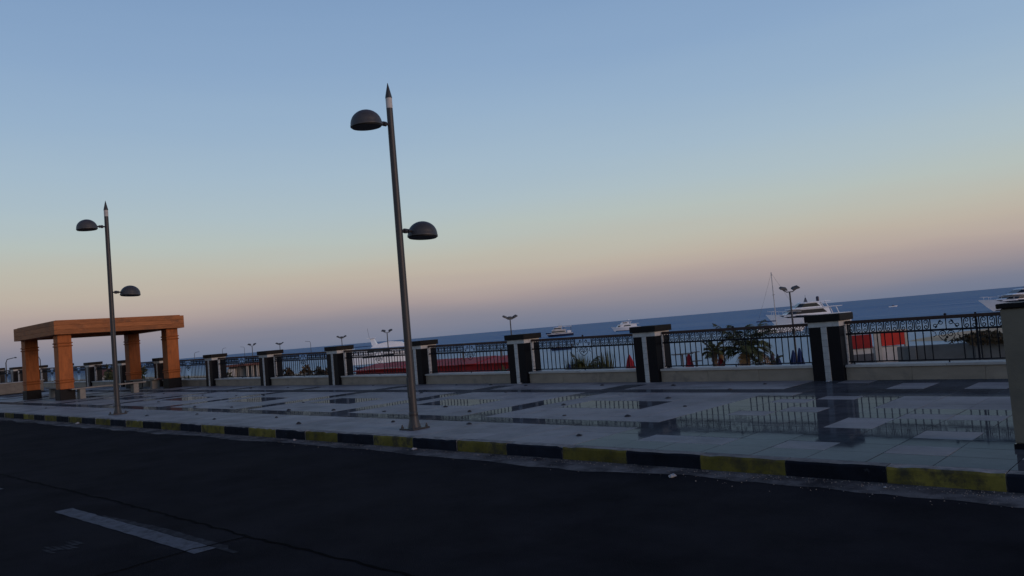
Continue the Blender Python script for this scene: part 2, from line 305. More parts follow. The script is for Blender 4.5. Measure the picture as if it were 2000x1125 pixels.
def crack(pts, w):
    mb = MB(); v = []; P = []
    for (a, b2), (c, d) in zip(pts, pts[1:]):
        n = max(2, int(math.hypot(c - a, d - b2) / .12))
        P += [(a + (c - a) * i / n, b2 + (d - b2) * i / n) for i in range(n)]
    P.append(pts[-1])
    for i, (x, y) in enumerate(P):
        q = P[min(i + 1, len(P) - 1)]; p0 = P[max(0, i - 1)]; dx, dy = q[0] - p0[0], q[1] - p0[1]; L = math.hypot(dx, dy); nx, ny = -dy / L, dx / L
        j = R.uniform(-.02, .02); h = w * R.uniform(.5, 1.2)
        v += [(x + nx * (j - h), y + ny * (j - h), G(x) + RZ + .006), (x + nx * (j + h), y + ny * (j + h), G(x) + RZ + .006)]
    return mb.add(v, [(2 * i, 2 * i + 2, 2 * i + 3, 2 * i + 1) for i in range(len(P) - 1)])
part('crack', crack([(-24, 4.05), (-15.8, 4.02), (-11, 4.03), (-8.4, 3.98), (-7.5, 3.95), (-2, 3.99)], .014), 'crack', road)
part('crack', crack([(-7.5, 1.5), (-7.43, 2.7), (-7.47, 3.42), (-7.4, 3.95)], .014), 'crack', road)

# ------------------------------------------------------------------ kerb
KY = 8.325
kerb = struct(part('kerb', gquad(MB(), -80, KY + .03, 12, KY + .15, -.012).add([(-80, KY + .03, G(-80) - .4), (12, KY + .03, G(12) - .4), (12, KY + .03, G(12) - .012), (-80, KY + .03, G(-80) - .012)], [(0, 1, 2, 3)]), 'kerbtop'))
def kstone(k):
    r = random.Random(k); mb = MB(); L = 1.036; n = 9; v = []
    for i in range(n + 1):
        x = .004 + (L - .008) * i / n; a = r.uniform(-.006, .006); c = r.uniform(-.004, .006) - (.012 if r.random() < .15 else 0)
        v += [(x, a, -.30), (x, a, -.03 + c), (x, .016 + a, -.006 + c), (x, .155, .0), (x, .155, -.3)]
    mb.add(v, [(5 * i + j, 5 * i + 5 + j, 5 * i + 6 + j, 5 * i + 1 + j) for i in range(n) for j in (0, 1)]); mb.mi = 1
    mb.add(v, [(5 * i + j, 5 * i + 5 + j, 5 * i + 6 + j, 5 * i + 1 + j) for i in range(n) for j in (2, 3)] + [(0, 1, 2, 3, 4), (5 * n, 5 * n + 1, 5 * n + 2, 5 * n + 3, 5 * n + 4)])
    return mb
ky = [kstone(i).mesh('kerb_stone', ['yellow', 'kerbtop']) for i in range(4)]; kb = [kstone(10 + i).mesh('kerb_stone', ['black', 'kerbtop']) for i in range(4)]
for i in range(-4, 66):
    x = -1.75 - 1.04 * (i + 1)
    put('kerb_stone', R.choice(ky if i % 2 == 0 else kb), kerb, (x, KY, G(x)), TILT)

# ------------------------------------------------------------------ pavement of rough and polished tiles
PX = [-2.40, -6.882, -11.359, -15.688, -20.132, -24.727, -29.496, -34.145, -39.437, -44.0, -48.55, -53.05, -57.7, -62.3, -66.9]   # left edges of the pillars
PWID, PY, PDEP, PH = .647, 16.735, .66, 1.392
pave = struct(part('pavement', gquad(MB(), -90, KY + .157, 30, 17.6, -.022).add([(-90, 17.6, G(-90) - .022), (30, 17.6, G(30) - .022), (30, 17.6, -3.3), (-90, 17.6, -3.3)], [(0, 1, 2, 3)]), 'bed'))
YL = [8.482, 9.02, 9.54, 10.05, 10.62, 11.10, 11.57, 12.05, 12.60, 13.15, 13.63, 14.12, 14.60, 15.20, 15.72, 16.24, 16.86]
cols = []                                                       # (x0, x1, bay, column in bay); column 0 is the strip in front of a pillar
edges = [11.0, 6.55, 2.1] + PX + [-71.6, -76.2]
for k in range(len(edges) - 1):
    a, b2 = edges[k + 1], edges[k]; kk = max(0, k - 2); cols.append((a, a + PWID, kk, 0)); w = (b2 - a - PWID) / 6
    for j in range(6): cols.append((a + PWID + w * j, a + PWID + w * (j + 1), kk, j + 1))
def is_matte(k, c, r):
    if k <= 1:                                                  # the bays at the right are polished with single rough tiles
        if r >= 14: return (c, r) in ((3, 14), (5, 14), (1, 15)) 
        if 8 <= r <= 11 and c >= 4: return r in (8, 9, 10) 
        if (c, r) in ((1, 1), (2, 1), (4, 1), (6, 1), (4, 4), (4, 5), (1, 6), (2, 10), (2, 7), (3, 13), (5, 13), (5, 6), (6, 6), (6, 3), (1, 9), (0, 11)): return True
        return False
    if r == 3 or r == 12: return False
    if c == 0: return r <= 2 or r > 14
    if r in (7, 8) and c in (2, 3, 4): return False
    return True
tiles = []
for (x0, x1, k, c) in cols:
    for r in range(16): tiles.append((x0, x1, YL[r], YL[r + 1], is_matte(k, c, r)))
tiles.sort(key=lambda q: (math.hypot(q[0], q[2])))
seen = [q for q in tiles if q[1] < .9]
near = seen[:300]; rest = seen[300:] + [q for q in tiles if q[1] >= .9]
cache = {}
for x0, x1, y0, y1, mt in near:
    w, d = round(x1 - x0, 3), round(y1 - y0, 3); key = (w, d, mt)
    if key not in cache: cache[key] = MB().box(-w / 2 + .003, -d / 2 + .003, -.03, w / 2 - .003, d / 2 - .003, 0, .002).mesh('paving_tile', 'matte' if mt else 'polish')
    xc, yc = (x0 + x1) / 2, (y0 + y1) / 2
    put('paving_tile', cache[key], pave, (xc, yc, G(xc) + R.uniform(-.0012, .0012)), (R.gauss(0, .0007), TILT[1] + R.gauss(0, .0009), 0))
mb = MB()
for x0, x1, y0, y1, mt in rest:
    mb.mi = 0 if mt else 1; h = R.uniform(-.001, .001); ta = R.gauss(0, .0005); tb = R.gauss(0, .0005); xc, yc = (x0 + x1) / 2, (y0 + y1) / 2
    Z = lambda x, y: G(x) + h + ta * (x - xc) + tb * (y - yc)
    q = [(x0 + .003, y0 + .003), (x1 - .003, y0 + .003), (x1 - .003, y1 - .003), (x0 + .003, y1 - .003)]
    mb.add([(x, y, Z(x, y)) for x, y in q] + [(x, y, Z(x, y) - .02) for x, y in q], [(0, 1, 2, 3), (0, 4, 5, 1), (1, 5, 6, 2), (2, 6, 7, 3), (3, 7, 4, 0)])
struct(part('far_paving_tiles', mb, ['matte', 'polish'], pave), 'stuff')

# ------------------------------------------------------------------ fence pillars
shaft = MB().box(0, 0, -.12, PWID, PDEP, 1.13, .006)
bandm = MB().box(-.004, -.004, 1.13, PWID + .004, PDEP + .004, 1.242, .004)
capm = MB().box(-.055, -.055, 1.242, PWID + .055, PDEP + .055, PH, .008)
def stripe(along):
    mb = MB(); n = 9
    for i in range(n):                                          # short marble pieces set one above the other
        z0, z1 = -.1 + 1.23 * i / n, -.1 + 1.23 * (i + 1) / n - .004
        if along == 'front': mb.box(PWID / 2 - .062, -.010, z0, PWID / 2 + .062, .01, z1, .002)
        elif along == 'right': mb.box(PWID - .01, PDEP / 2 - .062, z0, PWID + .012, PDEP / 2 + .062, z1, .002)
        elif along == 'left': mb.box(-.012, PDEP / 2 - .062, z0, .01, PDEP / 2 + .062, z1, .002)
    return mb
ms = [('shaft', shaft.mesh('shaft', 'granite')), ('marble_band', bandm.mesh('marble_band', 'white')), ('cap', capm.mesh('cap', 'cap')),
      ('marble_stripe', stripe('front').mesh('marble_stripe', 'white')), ('marble_stripe', stripe('right').mesh('marble_stripe', 'white')), ('marble_stripe', stripe('left').mesh('marble_stripe', 'white'))]
for i, x in enumerate(PX):
    lab = 'black fence pillar just beyond the right edge, behind the buff post' if i == 0 else 'black granite fence pillar with white stripe, %s pillar of the railing counted from the right' % ORD[i - 1]
    t = thing('fence_pillar', lab, 'pillar', (x, PY, G(x + .3)), group='pillars along the sea railing')
    for n, me in ms: put(n, me, t)

# ------------------------------------------------------------------ low walls and railings between the pillars
def spiral(cx, cz, r0, turns, a0, sgn, n=14):
    return [(cx + r0 * (1 - .72 * i / n) * math.cos(a0 + sgn * turns * 2 * PI * i / n), 0, cz + r0 * (1 - .72 * i / n) * math.sin(a0 + sgn * turns * 2 * PI * i / n)) for i in range(n + 1)]
def scroll_mb(n=14):
    mb = MB(); up = spiral(.005, .047, .046, 1.15, PI, -1, n); dn = spiral(.005, -.047, .046, 1.15, PI, 1, n)
    mb.tube(up[::-1] + dn, .0092, 4)
    return mb
SCR = scroll_mb().mesh('scroll', 'iron')
mb = MB()
BAR = MB().tube([(0, 0, .36), (0, 0, 1.16)], .0125, 6).mesh('bar', 'iron')
def ornament():
    mb = MB()
    for s in (-1, 1):
        q = spiral(s * .07, .86, .062, 1.2, PI / 2 if s > 0 else PI / 2, s, 14)
        mb.tube([(s * .005, 0, .70), (s * .10, 0, .76), (s * .145, 0, .83), (s * .12, 0, .905)] + [(x, 0, z) for x, y, z in q], .009, 4)
        mb.tube([(s * .27, 0, .93), (s * .20, 0, .90), (s * .19, 0, .84), (s * .24, 0, .81)], .008, 4)
        a = spiral(s * .085, 1.085, .05, 1.2, PI / 2, -s, 12); c = spiral(s * .20, 1.025, .045, 1.2, -PI / 2, -s, 12)
        mb.tube(a[::-1] + c, .008, 4)
    mb.lathe([(.004, -.03), (.03, 0), (.004, .03)], 6, (0, 0, .80))
    return mb
ORN = ornament().mesh('ornament', 'iron')
for x in (2.1, 6.55):
    t = thing('fence_pillar', 'black fence pillar beyond the right edge of the picture', 'pillar', (x, PY, G(x + .3)), group='pillars along the sea railing')
    for n, me in ms: put(n, me, t)
PXX = [6.55, 2.1] + PX
for i in range(-2, len(PX) - 1):
    xa, xb = PXX[i + 3] + PWID, PXX[i + 2]; L = xb - xa; xc = (xa + xb) / 2
    pair = 'beyond the right edge of the picture' if i < 0 else 'between the buff post and the first pillar from the right' if i == 0 else 'between the %s and %s pillars counted from the right' % (ORD[i - 1], ORD[i])
    t = thing('low_wall', 'beige low wall with pale coping ' + pair, 'wall', (xc, 16.84, G(xc)), TILT, 'low walls under the railing')
    e = .006
    nblk = 3 if i < 6 else 1
    for k in range(nblk):
        a = -L / 2 + e + (L - 2 * e) * k / nblk; b2 = -L / 2 + e + (L - 2 * e) * (k + 1) / nblk
        part('cladding_slab', MB().box(a + .0015, 0, -.12, b2 - .0015, .42, .262, .003), 'render', t)
    for k in range(2):
        a = -L / 2 + e + (L - 2 * e) * k / 2; b2 = -L / 2 + e + (L - 2 * e) * (k + 1) / 2
        part('coping_stone', MB().box(a + .002, -.035, .264, b2 - .002, .45, .315, .006), 'coping', t)
    t = thing('railing', 'black scrolled railing ' + pair, 'railing', (xc, 17.05, G(xc)), TILT, 'railing panels along the sea front')
    h = L / 2 - .004
    part('top_rail', MB().box(-h, -.035, 1.155, h, .035, 1.222, .012), 'rail', t)
    part('middle_rail', MB().box(-h, -.018, .925, h, .018, .965, .004), 'iron', t)
    part('bottom_rail', MB().box(-h, -.014, .352, h, .014, .378, .003), 'iron', t)
    for s in (-1, 0, 1):
        part('foot', MB().box(s * (h - .12) - .011, -.011, .31, s * (h - .12) + .011, .011, .356), 'iron', t)
    put('ornament', ORN, t)
    p = .145; nb = int((h - .30) / p); xs = [.28 + p * k for k in range(nb + 1)]
    xs = [s * q for s in (-1, 1) for q in xs]
    if i == 0:
        part('panel_post', MB().box(.505, -.016, .34, .54, .016, 1.25, .004), 'iron', t)
    if 0 <= i < 3: part('knob', MB().lathe([(.012, 0), (.03, .012), (.026, .03), (.006, .045)], 8, (0, 0, 1.221)), 'iron', t)
    if 0 <= i < 7:
        for q in xs: put('bar', BAR, t, (q, 0, 0))
        put('bar', MB().tube([(0, 0, .92), (0, 0, 1.16)], .0105, 6).mesh('bar', 'iron') if i == 0 else CB, t)
        if i == 0: CB = [c for c in t.children if c.name.startswith('bar')][-1].data
        for s in (-1, 1):
            for k in range(nb):
                x = s * (.28 + p * (k + .5)); put('scroll', SCR, t, (x, 0, 1.06), (0, 0, PI if (k % 2 == (s > 0)) else 0))
    else:
        mb = MB()
        for q in xs: mb.tube([(q, 0, .36), (q, 0, 1.16)], .011, 4)
        struct(part('bars', mb, 'iron', t), 'stuff')
        mb = MB()
        for s in (-1, 1):
            for k in range(nb):
                x = s * (.28 + p * (k + .5)); sg = -1 if (k % 2 == (s > 0)) else 1
                mb.tube([(x + sg * q[0], 0, 1.06 + q[2]) for q in (spiral(.005, .047, .046, 1.15, PI, -1, 8)[::-1] + spiral(.005, -.047, .046, 1.15, PI, 1, 8))], .008, 3)
        struct(part('scrolls', mb, 'iron', t), 'stuff')

# ------------------------------------------------------------------ street lamps
def street_lamp(x, label, rz=0):
    t = thing('street_lamp', label, 'street lamp', (x, 9.07, G(x)), (0, 0, rz), 'street lamps along the kerb')
    part('base_plate', MB().box(-.19, -.19, .002, .19, .19, .03, .004), 'pole', t)
    for a, b2 in ((-.15, -.15), (.15, -.15), (.15, .15), (-.15, .15)): part('bolt', MB().lathe([(.022, 0), (.022, .03), (.012, .03), (.012, .06)], 6, (a, b2, .03)), 'pole', t)
    part('pole', MB().lathe([(.115, .03), (.105, .07), (.082, .16), (.072, .24), (.069, 1.0), (.063, 3.5), (.057, 5.72)], 20), 'pole', t, smooth=True)
    part('white_band', MB().lathe([(.058, 5.72), (.058, 5.905)], 20), 'band', t, smooth=True)
    part('tip', MB().lathe([(.062, 5.905), (.060, 5.93), (.004, 6.185)], 20), 'pole', t, smooth=True)
    part('access_door', MB().box(-.032, -.078, .55, .032, -.06, .90, .006), 'dome', t)
    part('pole_collar', MB().lathe([(.078, .235), (.080, .25), (.080, .29), (.072, .305)], 20), 'pole', t, smooth=True)
    for s, z in ((-1, 5.42), (1, 3.51)):
        arm = part('arm', MB().tube([(0, 0, z), (0, s * .34, z + .0)], .022, 8), 'pole', t)
        part('clamp', MB().lathe([(.045, -.03), (.045, .03)], 8), 'pole', arm, (0, s * .14, z), (PI / 2, 0, 0))
        part('clamp', MB().lathe([(.04, -.012), (.04, .012)], 8), 'pole', arm, (0, s * .205, z), (PI / 2, 0, 0))
        pr = [(.272 * math.cos(a), .245 * math.sin(a)) for a in [PI / 2 * k / 10 for k in range(11)]]
        pr = [(.268, -.045), (.278, -.04), (.278, -.01)] + pr[:-1] + [(.012, .245)]
        d = part('lamp_shade', MB().lathe(pr, 28), 'dome', t, (0, s * .545, z - .055), (s * math.radians(-3), 0, 0), smooth=True)
        part('lamp_glass', MB().lathe([(.255, -.060), (.262, -.046)], 28), 'inside', d)
    return t
street_lamp(-10.894, 'dark street lamp with two dome shades, the nearer and taller-looking one')
street_lamp(-23.968, 'dark street lamp with two dome shades in front of the orange pavilion')

# ------------------------------------------------------------------ orange pavilion with its benches
pv = thing('pavilion', 'open orange timber-look pavilion of four columns and a beam frame', 'pavilion', (-38.42, 13.95, G(-38.42)))
cxs, cys = 2.12, 2.25
for sx, sy in ((1, -1), (-1, -1), (-1, 1), (1, 1)):
    h = .265; mbc = MB().box(-h, -h, .42, h, h, 2.68, .012)
    c = part('column', mbc, 'woodc', pv, (sx * cxs, sy * cys, 0))
    part('column_base', MB().box(-h - .03, -h - .03, -.1, h + .03, h + .03, .418, .01), 'base', c)
    for z in (.68, .78, 2.18, 2.30): part('moulding', MB().box(-h - .036, -h - .036, z, h + .036, h + .036, z + .055, .02), 'woodc', c)
ox, oy = cxs + .54, cys + .46
def beam(x0, y0, x1, y1):
    b3 = None
    for k in range(3):                                          # three boards, one above the other
        z0 = 2.682 + .187 * k; q = MB().box(x0, y0, z0, x1, y1, z0 + .184, .006)
        if k == 0: b3 = part('beam', q, 'wood', pv)
        else: part('board', q, 'wood', b3)
    return b3
beam(ox - .5, -oy, ox, oy); beam(-ox, -oy, -ox + .5, oy); beam(-ox + .503, -oy - .003, ox - .503, -oy + .5); beam(-ox + .503, oy - .5, ox - .503, oy + .003)
for y in (-1.0, 0.05, 1.1): part('rafter', MB().box(-ox + .503, y - .07, 2.95, ox - .503, y + .07, 3.15, .006), 'wood', pv)
part('roof_board', MB().box(-ox + .12, -oy + .12, 3.246, ox - .12, oy - .12, 3.275), 'wood', pv)
def bench(x, y, rz, L, label):
    t = thing('bench', label, 'bench', (x, y, G(x)), (0, 0, rz), 'benches in the pavilion')
    for k in range(3): part('seat_slat', MB().box(-L / 2, -.2 + .136 * k, .40, L / 2, -.2 + .128 + .136 * k, .455, .006), 'redwood' if k else 'concrete', t)
    for s in (-1, 1): part('leg', MB().box(s * L * .36 - .11, -.17, -.02, s * L * .36 + .11, .17, .398, .012), 'concrete', t)
bench(-35.85, 13.25, PI / 2, 3.0, 'long bench with pale block legs at the right side of the pavilion')
bench(-38.45, 15.9, 0, 2.7, 'bench at the railing side of the pavilion')
bench(-38.9, 12.35, 0, 2.4, 'bench between the two road-side columns of the pavilion')

# low cross wall at the far left
t = thing('cross_wall', 'pinkish beige low wall across the promenade, left of the pavilion', 'wall', (-49.25, 12.6, G(-49.25)))
part('wall', MB().box(-.35, -4.0, -.1, 0, 2.2, .60, .006), 'render', t)
part('coping_stone', MB().box(-.39, -4.03, .602, .035, 2.24, .655, .008), 'coping', t)
part('skirting', MB().box(-.38, -4.02, -.1, .02, 2.23, .05, .004), 'base', t)

# ------------------------------------------------------------------ buff post at the right edge
t = thing('gate_post', 'large buff rendered post with dark cap at the right edge', 'post', (-1.90, 9.60, G(-1.9)))
part('post', MB().box(.0, 0, .055, 1.10, .62, 1.46, .012), 'postren', t)
part('base_band', MB().box(-.012, -.012, -.05, 1.112, .632, .054, .004), 'granite', t)
part('cap', MB().box(-.03, -.03, 1.462, 1.13, .65, 1.515, .008), 'cap', t)

# ------------------------------------------------------------------ small dark studs on the paving, litter
studm = [MB().lathe([(.062 * a, -.002), (.058 * a, .008), (.036, .022 * b2), (.012, .030 * b2)], 9, fold=.18).mesh('floor_stud', 'stud') for a, b2 in ((1, 1), (.85, .8), (.9, 1.25))]
dots = [(-17.6, 16.4), (-16.12, 16.35), (-14.54, 16.1), (-11.96, 16.08), (-9.84, 15.95), (-7.7, 16.13), (-13.84, 14.57), (-8.54, 13.6), (-7.97, 15.07), (-9.09, 11.02), (-7.81, 11.13), (-7.32, 9.17), (-10.24, 9.77),
        (-10.24, 12.42), (-7.49, 12.46), (-26.12, 15.9), (-24.13, 15.85), (-28.5, 15.74), (-21.8, 16.5), (-19.52, 16.03), (-28.02, 14.54), (-25.34, 13.44), (-27.8, 13.47), (-23.65, 13.5), (-19.18, 12.12), (-16.84, 14.35),
        (-14.08, 10.9), (-15.96, 10.88), (-17.58, 10.68), (-20.86, 10.91), (-20.2, 9.6), (-18.1, 9.01), (-16.34, 9.6), (-14.46, 8.99), (-12.24, 9.67), (-13.09, 11.81), (-11.7, 11.2), (-28.99, 11.3), (-27.16, 11.6), (-22.72, 10.74),
        (-24.37, 9.48), (-21.95, 9.04), (-32.13, 13.96), (-28.28, 10.19), (-31.5, 9.5)]
cells = {}
for x, y in dots:
    k = min(range(1, len(PX)), key=lambda q: abs(PX[q] + .32 - x)); cells.setdefault((k, 0 if y < 10.3 else 1 if y < 13.2 else 2), []).append((x, y))
for (k, zone), pts in cells.items():
    pts.sort()
    for n, (x, y) in enumerate(pts):
        which = '' if len(pts) == 1 else (['left', 'right'] if len(pts) == 2 else ['left', 'middle', 'right'] if len(pts) == 3 else ['first', 'second', 'third', 'fourth', 'fifth'])[n] + ' '
        a = R.random() * 6.3; sc = R.uniform(.75, 1.1)
        o = put('floor_stud', R.choice(studm), None, (x, y, G(x) + .003), (0, 0, a)); o.scale = (sc, sc, sc)
        tag(o, 'small dark %sstud %s, level with the %s pillar from the right' % (which, ('near the kerb', 'in mid-pavement', 'near the low wall')[zone], ORD[k - 1]), 'stud', 'dark studs scattered over the paving')
def litter(x, y, z, s, label, seed):
    r = random.Random(seed); bm = bmesh.new(); bmesh.ops.create_icosphere(bm, subdivisions=2, radius=1)
    for v in bm.verts: v.co = Vector((v.co.x * s * r.uniform(.7, 1.3), v.co.y * s * .7 * r.uniform(.7, 1.3), max(0, (v.co.z + .5) * s * .45 * r.uniform(.5, 1.2))))
    me = bpy.data.meshes.new('litter'); bm.to_mesh(me); bm.free(); me.materials.append(M['litter'])
    tag(put('litter', me, None, (x, y, z), (0, 0, r.random() * 6)), label, 'litter')
litter(-4.98, 7.87, G(-4.98) + RZ + .003, .055, 'crumpled pale scrap on the asphalt right of centre', 1)
litter(-9.92, 8.22, G(-9.92) + RZ + .012, .05, 'pale scrap in the gutter below the nearer lamp', 2)
litter(-24.6, 8.2, G(-24.6) + RZ + .012, .07, 'pale scrap in the gutter below the farther lamp', 3)
litter(-13.4, 8.22, G(-13.4) + RZ + .012, .04, 'small pale scrap in the gutter left of the nearer lamp', 4)
litter(-2.75, 8.12, G(-2.75) + RZ + .012, .02, 'tiny pale scrap in the gutter by the right yellow kerb', 5)
litter(-6.5, 16.5, G(-6.5) + .003, .045, 'white scrap at the foot of the rightmost black pillar', 6)
litter(-15.2, 16.62, G(-15.2) + .003, .05, 'white scrap at the foot of the third black pillar', 7)

# ================================================================== beyond the railing
# ------------------------------------------------------------------ floodlight masts on the beach
def flood(x, y, top, heads, label, rz=YAW):
    t = thing('floodlight_mast', label, 'floodlight', (x, y, BZ), (0, 0, rz), 'floodlight masts along the beach')
    H = top - BZ
    part('pole', MB().lathe([(.10, 0), (.075, 1.2), (.055, H - .28)], 10), 'grey', t, smooth=True)
    part('crossbar', MB().tube([(-.45, 0, H - .12), (-.2, 0, H - .28), (.2, 0, H - .28), (.45, 0, H - .12)], .035, 6), 'grey', t)
    pos = [(-.42, -.24), (.42, .24)] if heads == 2 else [(-.52, -.45), (0, 0), (.52, .45)]
    for px, tl in pos:
        hd = part('lamp_head', MB().loft([[(-.24, -.17, .05), (.24, -.17, .05), (.24, .17, .05), (-.24, .17, .05)], [(-.25, -.19, -.02), (.25, -.19, -.02), (.25, .19, -.02), (-.25, .19, -.02)], [(-.16, -.1, .14), (.16, -.1, .14), (.16, .1, .14), (-.16, .1, .14)]][1::-1] + [[(-.16, -.1, .14), (.16, -.1, .14), (.16, .1, .14), (-.16, .1, .14)]], closed=True), 'grey', t, (px, 0, H - .06 - (.0 if px else .1)), (.35, -tl, 0))
        part('lens', MB().box(-.21, -.15, -.035, .21, .15, -.022), 'lens', hd)
flood(-22.65, 52.58, 2.95, 2, 'tall two-headed floodlight mast beside the large white yacht')
flood(-53.06, 57.31, 3.05, 3, 'three-headed floodlight mast behind the third pillar from the right', YAW + .3)
flood(-76.34, 60.44, 2.97, 2, 'two-headed floodlight mast just left of the nearer street lamp')
flood(-101.36, 71.48, 2.96, 3, 'three-headed floodlight mast behind the fifth pillar from the right', YAW + .2)
flood(-128.94, 77.46, 2.96, 3, 'three-headed floodlight mast behind the sixth pillar from the right', YAW - .2)
flood(-116.06, 64.8, 3.02, 2, 'small two-headed floodlight mast between the sixth and seventh pillars')
def arm_lamp(x, y, top, label, s):
    t = thing('roadside_lamp', label, 'street lamp', (x, y, BZ), (0, 0, YAW), 'distant single-arm lamps')
    H = top - BZ
    part('pole', MB().tube([(0, 0, 0), (0, 0, H - .5), (s * .15, 0, H - .12), (s * .9, 0, H)], [.09, .06, .045, .04], 6), 'grey', t)
    part('lamp_head', MB().lathe([(.05, -.06), (.16, -.03), (.12, .05), (.03, .09)], 8, (s * 1.1, 0, H)), 'grey', t)
arm_lamp(-173.35, 112.8, 3.3, 'faint thin lamp post over the sea left of the fifth pillar', -1)
arm_lamp(-195, 93, 3.0, 'faint thin lamp post left of the seventh pillar', 1)
arm_lamp(-246.7, 127.1, 3.9, 'farthest tiny lamp post, first right of the seventh pillar', 1)
arm_lamp(-241.4, 132, 3.8, 'farthest tiny lamp post, second right of the seventh pillar', -1)
arm_lamp(-103.5, 27.4, 3.4, 'distant lamp post at the far left edge', 1)
arm_lamp(-123, 36.7, 3.7, 'distant lamp post between the left pavilion columns', -1)
t = thing('dark_frame', 'dark square frame standing at the far left edge', 'frame', (-81.2, 20.9, BZ), (0, 0, YAW))
for s in (-.55, .45): part('upright', MB().box(s - .07, -.07, 0, s + .07, .07, 5.0, .01), 'grey', t)
part('crosspiece', MB().box(-1.2, -.08, 5.002, .55, .08, 5.16, .01), 'grey', t)

# ------------------------------------------------------------------ yachts
def hull_mb(L, B, hs, hb, rake=1.6, stern=.9):
    secs = []; n = 14
    for i in range(n + 1):
        u = i / n                                               # 0 stern .. 1 bow
        wtop = B / 2 * (stern + (1 - stern) * min(1, u * 3)) * (1 - max(0, (u - .45) / .55) ** 2.1); wbot = B / 2 * .86 * (1 - max(0, (u - .35) / .65) ** 1.7) * stern
        wtop = max(wtop, .015); wbot = max(wbot, .01); z1 = hs + (hb - hs) * u ** 2
        xt = L / 2 - L * u; xw = L / 2 - (L - rake) * u
        xm = xt * .45 + xw * .55
        wm = wbot * .55 + wtop * .45
        secs.append([(xt, -wtop, z1), (xt * .8 + xw * .2, -(wtop * .8 + wbot * .2), z1 * .78), (xm, -wm, z1 * .38), (xw, -wbot, -.15), (xw, wbot, -.15), (xm, wm, z1 * .38), (xt * .8 + xw * .2, wtop * .8 + wbot * .2, z1 * .78), (xt, wtop, z1)])
    return MB().loft(secs, closed=True)
def hull_side(L, B, hs, hb, rake, stern, u, f):
    wtop = max(.015, B / 2 * (stern + (1 - stern) * min(1, u * 3)) * (1 - max(0, (u - .45) / .55) ** 2.1)); wbot = max(.01, B / 2 * .86 * (1 - max(0, (u - .35) / .65) ** 1.7) * stern)
    z1 = hs + (hb - hs) * u ** 2; xt = L / 2 - L * u; xw = L / 2 - (L - rake) * u
    P = [(xt, wtop, z1), (xt * .8 + xw * .2, wtop * .8 + wbot * .2, z1 * .78), (xt * .45 + xw * .55, wbot * .55 + wtop * .45, z1 * .38), (xw, wbot, -.15)]
    z = f * z1
    for a, b2 in zip(P, P[1:]):
        if z >= b2[2]:
            k = (a[2] - z) / (a[2] - b2[2]); return tuple(a[q] + (b2[q] - a[q]) * k for q in range(3))
    return P[-1]
def hull_strip(dim, s, u0, u1, f0, f1, taper=0, n=10):
    rows = []
    for i in range(n + 1):
        u = u0 + (u1 - u0) * i / n; e = f0 + (f1 - f0) * (taper if i in (n,) else 0)
        a = hull_side(*dim, u, f1); c = hull_side(*dim, u, e); rows.append([(a[0], s * (a[1] + .03), a[2]), (c[0], s * (c[1] + .03), c[2]), (c[0], s * (c[1] - .05), c[2]), (a[0], s * (a[1] - .05), a[2])])
    return MB().loft(rows, closed=True)
def tier(x0, x1, w, z0, z1, rf, rb, ins=.12):
    """deckhouse from bow end x0 to stern end x1 with raked ends and leaning sides"""
    a = [(x0, -w * .72, z0), (x0 + (x1 - x0) * .22, -w, z0), (x1, -w, z0), (x1, w, z0), (x0 + (x1 - x0) * .22, w, z0), (x0, w * .72, z0)]
    v = w - ins
    b2 = [(x0 + rf, -v * .72, z1), (x0 + rf + (x1 - rb - x0 - rf) * .22, -v, z1), (x1 - rb, -v, z1), (x1 - rb, v, z1), (x0 + rf + (x1 - rb - x0 - rf) * .22, v, z1), (x0 + rf, v * .72, z1)]
    return MB().loft([a, b2], closed=True)
